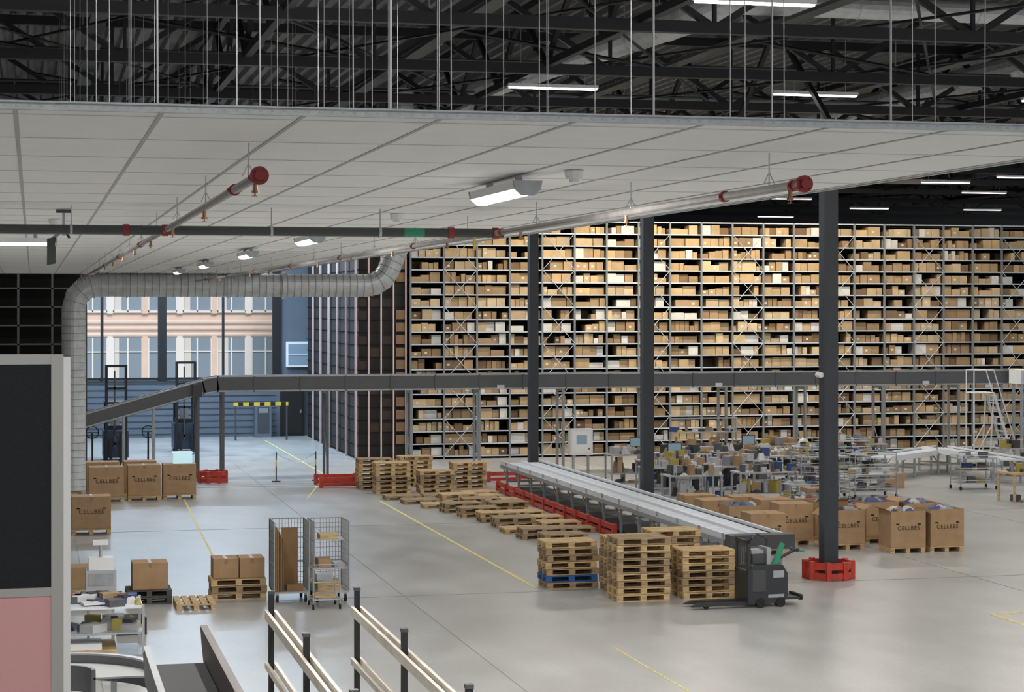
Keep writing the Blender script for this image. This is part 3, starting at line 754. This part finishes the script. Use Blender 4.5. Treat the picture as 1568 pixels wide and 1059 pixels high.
b.box(-.05,2.25,-.05,.85,.8,.86,'wood'); clutter(b,0,2.2,0,.8,.86,12,.25); clutter(b,.1,2.1,.1,.7,0,6,.4); b.obj('wooden_workbench',(27.3,52.0,0),.1)

# ---------------------------------------------------------------- left cluttered workbench
b=B(); x0,x1,y0,y1=.35,1.68,31.6,32.7
for x in (x0,x1):
    for y in (y0,y1): b.box(x-.02,x+.02,y-.02,y+.02,0,.95,'galv2')
for z in (.15,.5,.9): b.box(x0,x1,y0,y1,z,z+.03,'rail' if z>.6 else 'galv2')
clutter(b,x0,x1,y0,y1,.93,34,.16); clutter(b,x0,x1,y0,y1,.53,14,.2)
b.col=(.05,.1,.35); b.rbox(1.2,32.0,.93,.4,.3,.06,'clut',.4); b.col=(.85,.85,.9); b.rbox(.95,31.9,.95,.4,.28,.03,'clut',.2); b.rbox(.8,32.2,.95,.35,.28,.1,'clut',-.2)
b.col=(.5,.05,.05); b.rbox(.6,32.3,.95,.3,.2,.1,'clut',-.2)
b.box(x0+.05,x1-.4,y0+.1,y1,.18,.26,'wood'); b.box(x0+.2,x0+.7,y0+.1,y0+.6,.26,.36,'white')
b.obj('sorting_workbench')
b=B(); b.box(0,.5,0,.4,.9,1.25,'bench'); b.box(.05,.45,.05,.3,1.25,1.45,'white'); b.box(.05,.45,-.01,0,1.0,1.2,'galv2'); b.tube((.25,.2,1.45),(.25,.2,1.65),.03,'wire'); b.rbox(.25,.2,1.65,.25,.1,.08,'white',0)
for x in (.05,.45): b.box(x-.02,x+.02,.05,.09,0,.9,'galv2'); b.box(x-.02,x+.02,.31,.35,0,.9,'galv2')
b.obj('label_printer_stand',(.85,33.6,0))
b=B(); b.box(0,.5,0,.4,0,.3,'truck'); b.box(.03,.47,.03,.37,.3,.305,'belt'); b.obj('plastic_crate',(1.4,34.6,0))

# ---------------------------------------------------------------- foreground conveyors and railings
b=B()
cx,cy,z=.25,20.6,1.85
N=20
for (ra,rb,za,zb,k) in ((.35,.95,z-.02,z,'galvr'),(.93,.98,z-.18,z+.08,'convside'),(.33,.37,z-.18,z+.08,'convside'),(.92,.99,z+.08,z+.1,'galv2')):
    for i in range(N):
        a0=math.radians(180-180*i/N); a1=math.radians(180-180*(i+1)/N)
        vs=[]
        for zz in (za,zb):
            for (r_,a) in ((ra,a0),(rb,a0),(rb,a1),(ra,a1)): vs.append((cx+r_*math.cos(a),cy+r_*math.sin(a),zz))
        b.add(vs,[(3,2,1,0),(4,5,6,7),(0,1,5,4),(1,2,6,5),(2,3,7,6),(3,0,4,7)],k)
for a in (150,90,30):
    a=math.radians(a); b.box(cx+.65*math.cos(a)-.03,cx+.65*math.cos(a)+.03,cy+.65*math.sin(a)-.03,cy+.65*math.sin(a)+.03,0,z-.1,'galv2')
b.obj('curved_conveyor')
b=B()
xl,xr=1.12,1.62
b.box(xl,xr,9,19.5,2.10,2.15,'belt'); b.tube((xl,19.5,2.09),(xr,19.5,2.09),.06,'galv2',14); b.box(xl,xr,9,19.4,1.95,1.98,'convside')
def wing(x0,x1,pts,k):
    n=len(pts); vs=[(x0,y,z) for y,z in pts]+[(x1,y,z) for y,z in pts]
    b.add(vs,[tuple(range(n)),tuple(range(2*n-1,n-1,-1))]+[(i,n+i,n+(i+1)%n,(i+1)%n) for i in range(n)],k)
wing(1.075,1.115,[(9,1.9),(9,2.25),(19.9,2.25),(20.3,2.12),(19.9,1.9)],'convside')
wing(1.63,1.67,[(9,1.9),(9,2.42),(19.6,2.42),(20.1,2.40),(19.95,2.25),(19.7,2.1),(19.6,1.9)],'chute')
b.box(1.62,1.69,9,20.0,2.42,2.435,'chute'); b.box(1.06,1.12,9,19.9,2.25,2.265,'galv2')
for x in (xl,xr):
    b.box(x-.03,x+.03,18.9,18.96,0,2.0,'convside'); b.box(x-.03,x+.03,14,14.06,0,2.0,'convside')
b.obj('chute_conveyor')
def railing(X,ys):
    b=B()
    for y in ys: b.box(X-.025,X+.025,y-.025,y+.025,0,2.9,'black'); b.box(X-.03,X+.03,y-.03,y+.03,2.88,2.91,'pipedark')
    y0,y1=min(ys),max(ys)
    for z,h in ((2.68,.042),(2.2,.03)): b.box(X+.025,X+.055,y0-.3,y1+.05,z-h,z+h,'railwood'); b.box(X-.055,X-.025,y0-.3,y1+.05,z-h,z+h,'railwood')
    b.obj('guard_railing')
railing(2.2,(18.9,16.4,13.9,11.4)); railing(3.03,(18.95,16.45,13.9,11.4))

# ---------------------------------------------------------------- partition screen in the foreground
b=B(); y=7.15
xe=.105
b.box(-1.6,xe-.04,y+.005,y+.035,4.62,5.40,'fabricdk'); b.box(-1.6,xe-.04,y+.005,y+.035,4.12,4.59,'fabricpk')
b.box(-1.6,xe,y,y+.04,5.40,5.435,'frame'); b.box(xe-.042,xe,y-.003,y+.043,4.02,5.435,'frame'); b.box(-1.6,xe-.04,y,y+.04,4.59,4.62,'frame'); b.box(-1.6,xe-.04,y,y+.04,4.08,4.12,'frame')
b.box(xe,xe+.024,y+.004,y+.03,4.0,5.425,'facw'); b.box(-1.3,xe,y-.15,y+.18,4.0,4.03,'frame')
b.obj('partition_screen')

# ---------------------------------------------------------------- world + sun + camera
w=bpy.data.worlds.new('World'); sc.world=w; w.use_nodes=True
bg=w.node_tree.nodes['Background']; bg.inputs['Color'].default_value=(.92,.96,1,1); bg.inputs['Strength'].default_value=.8
sl=bpy.data.lights.new('sun','SUN'); sl.energy=2.4; sl.angle=.3; sl.color=(1,.98,.95)
so=bpy.data.objects.new('sun',sl); col.objects.link(so); so.location=(0,60,40); so.rotation_euler=(math.radians(42),0,math.radians(8))
cam=bpy.data.cameras.new('camera'); co=bpy.data.objects.new('camera',cam); col.objects.link(co)
co.location=(0,0,5.6); co.rotation_euler=(math.pi/2,0,-math.atan(734/3049.)); cam.lens=70; cam.sensor_width=36; cam.shift_y=-59.5/1568; cam.clip_end=400
sc.camera=co
sc.view_settings.view_transform='Standard'; sc.view_settings.look='None'; sc.view_settings.exposure=0
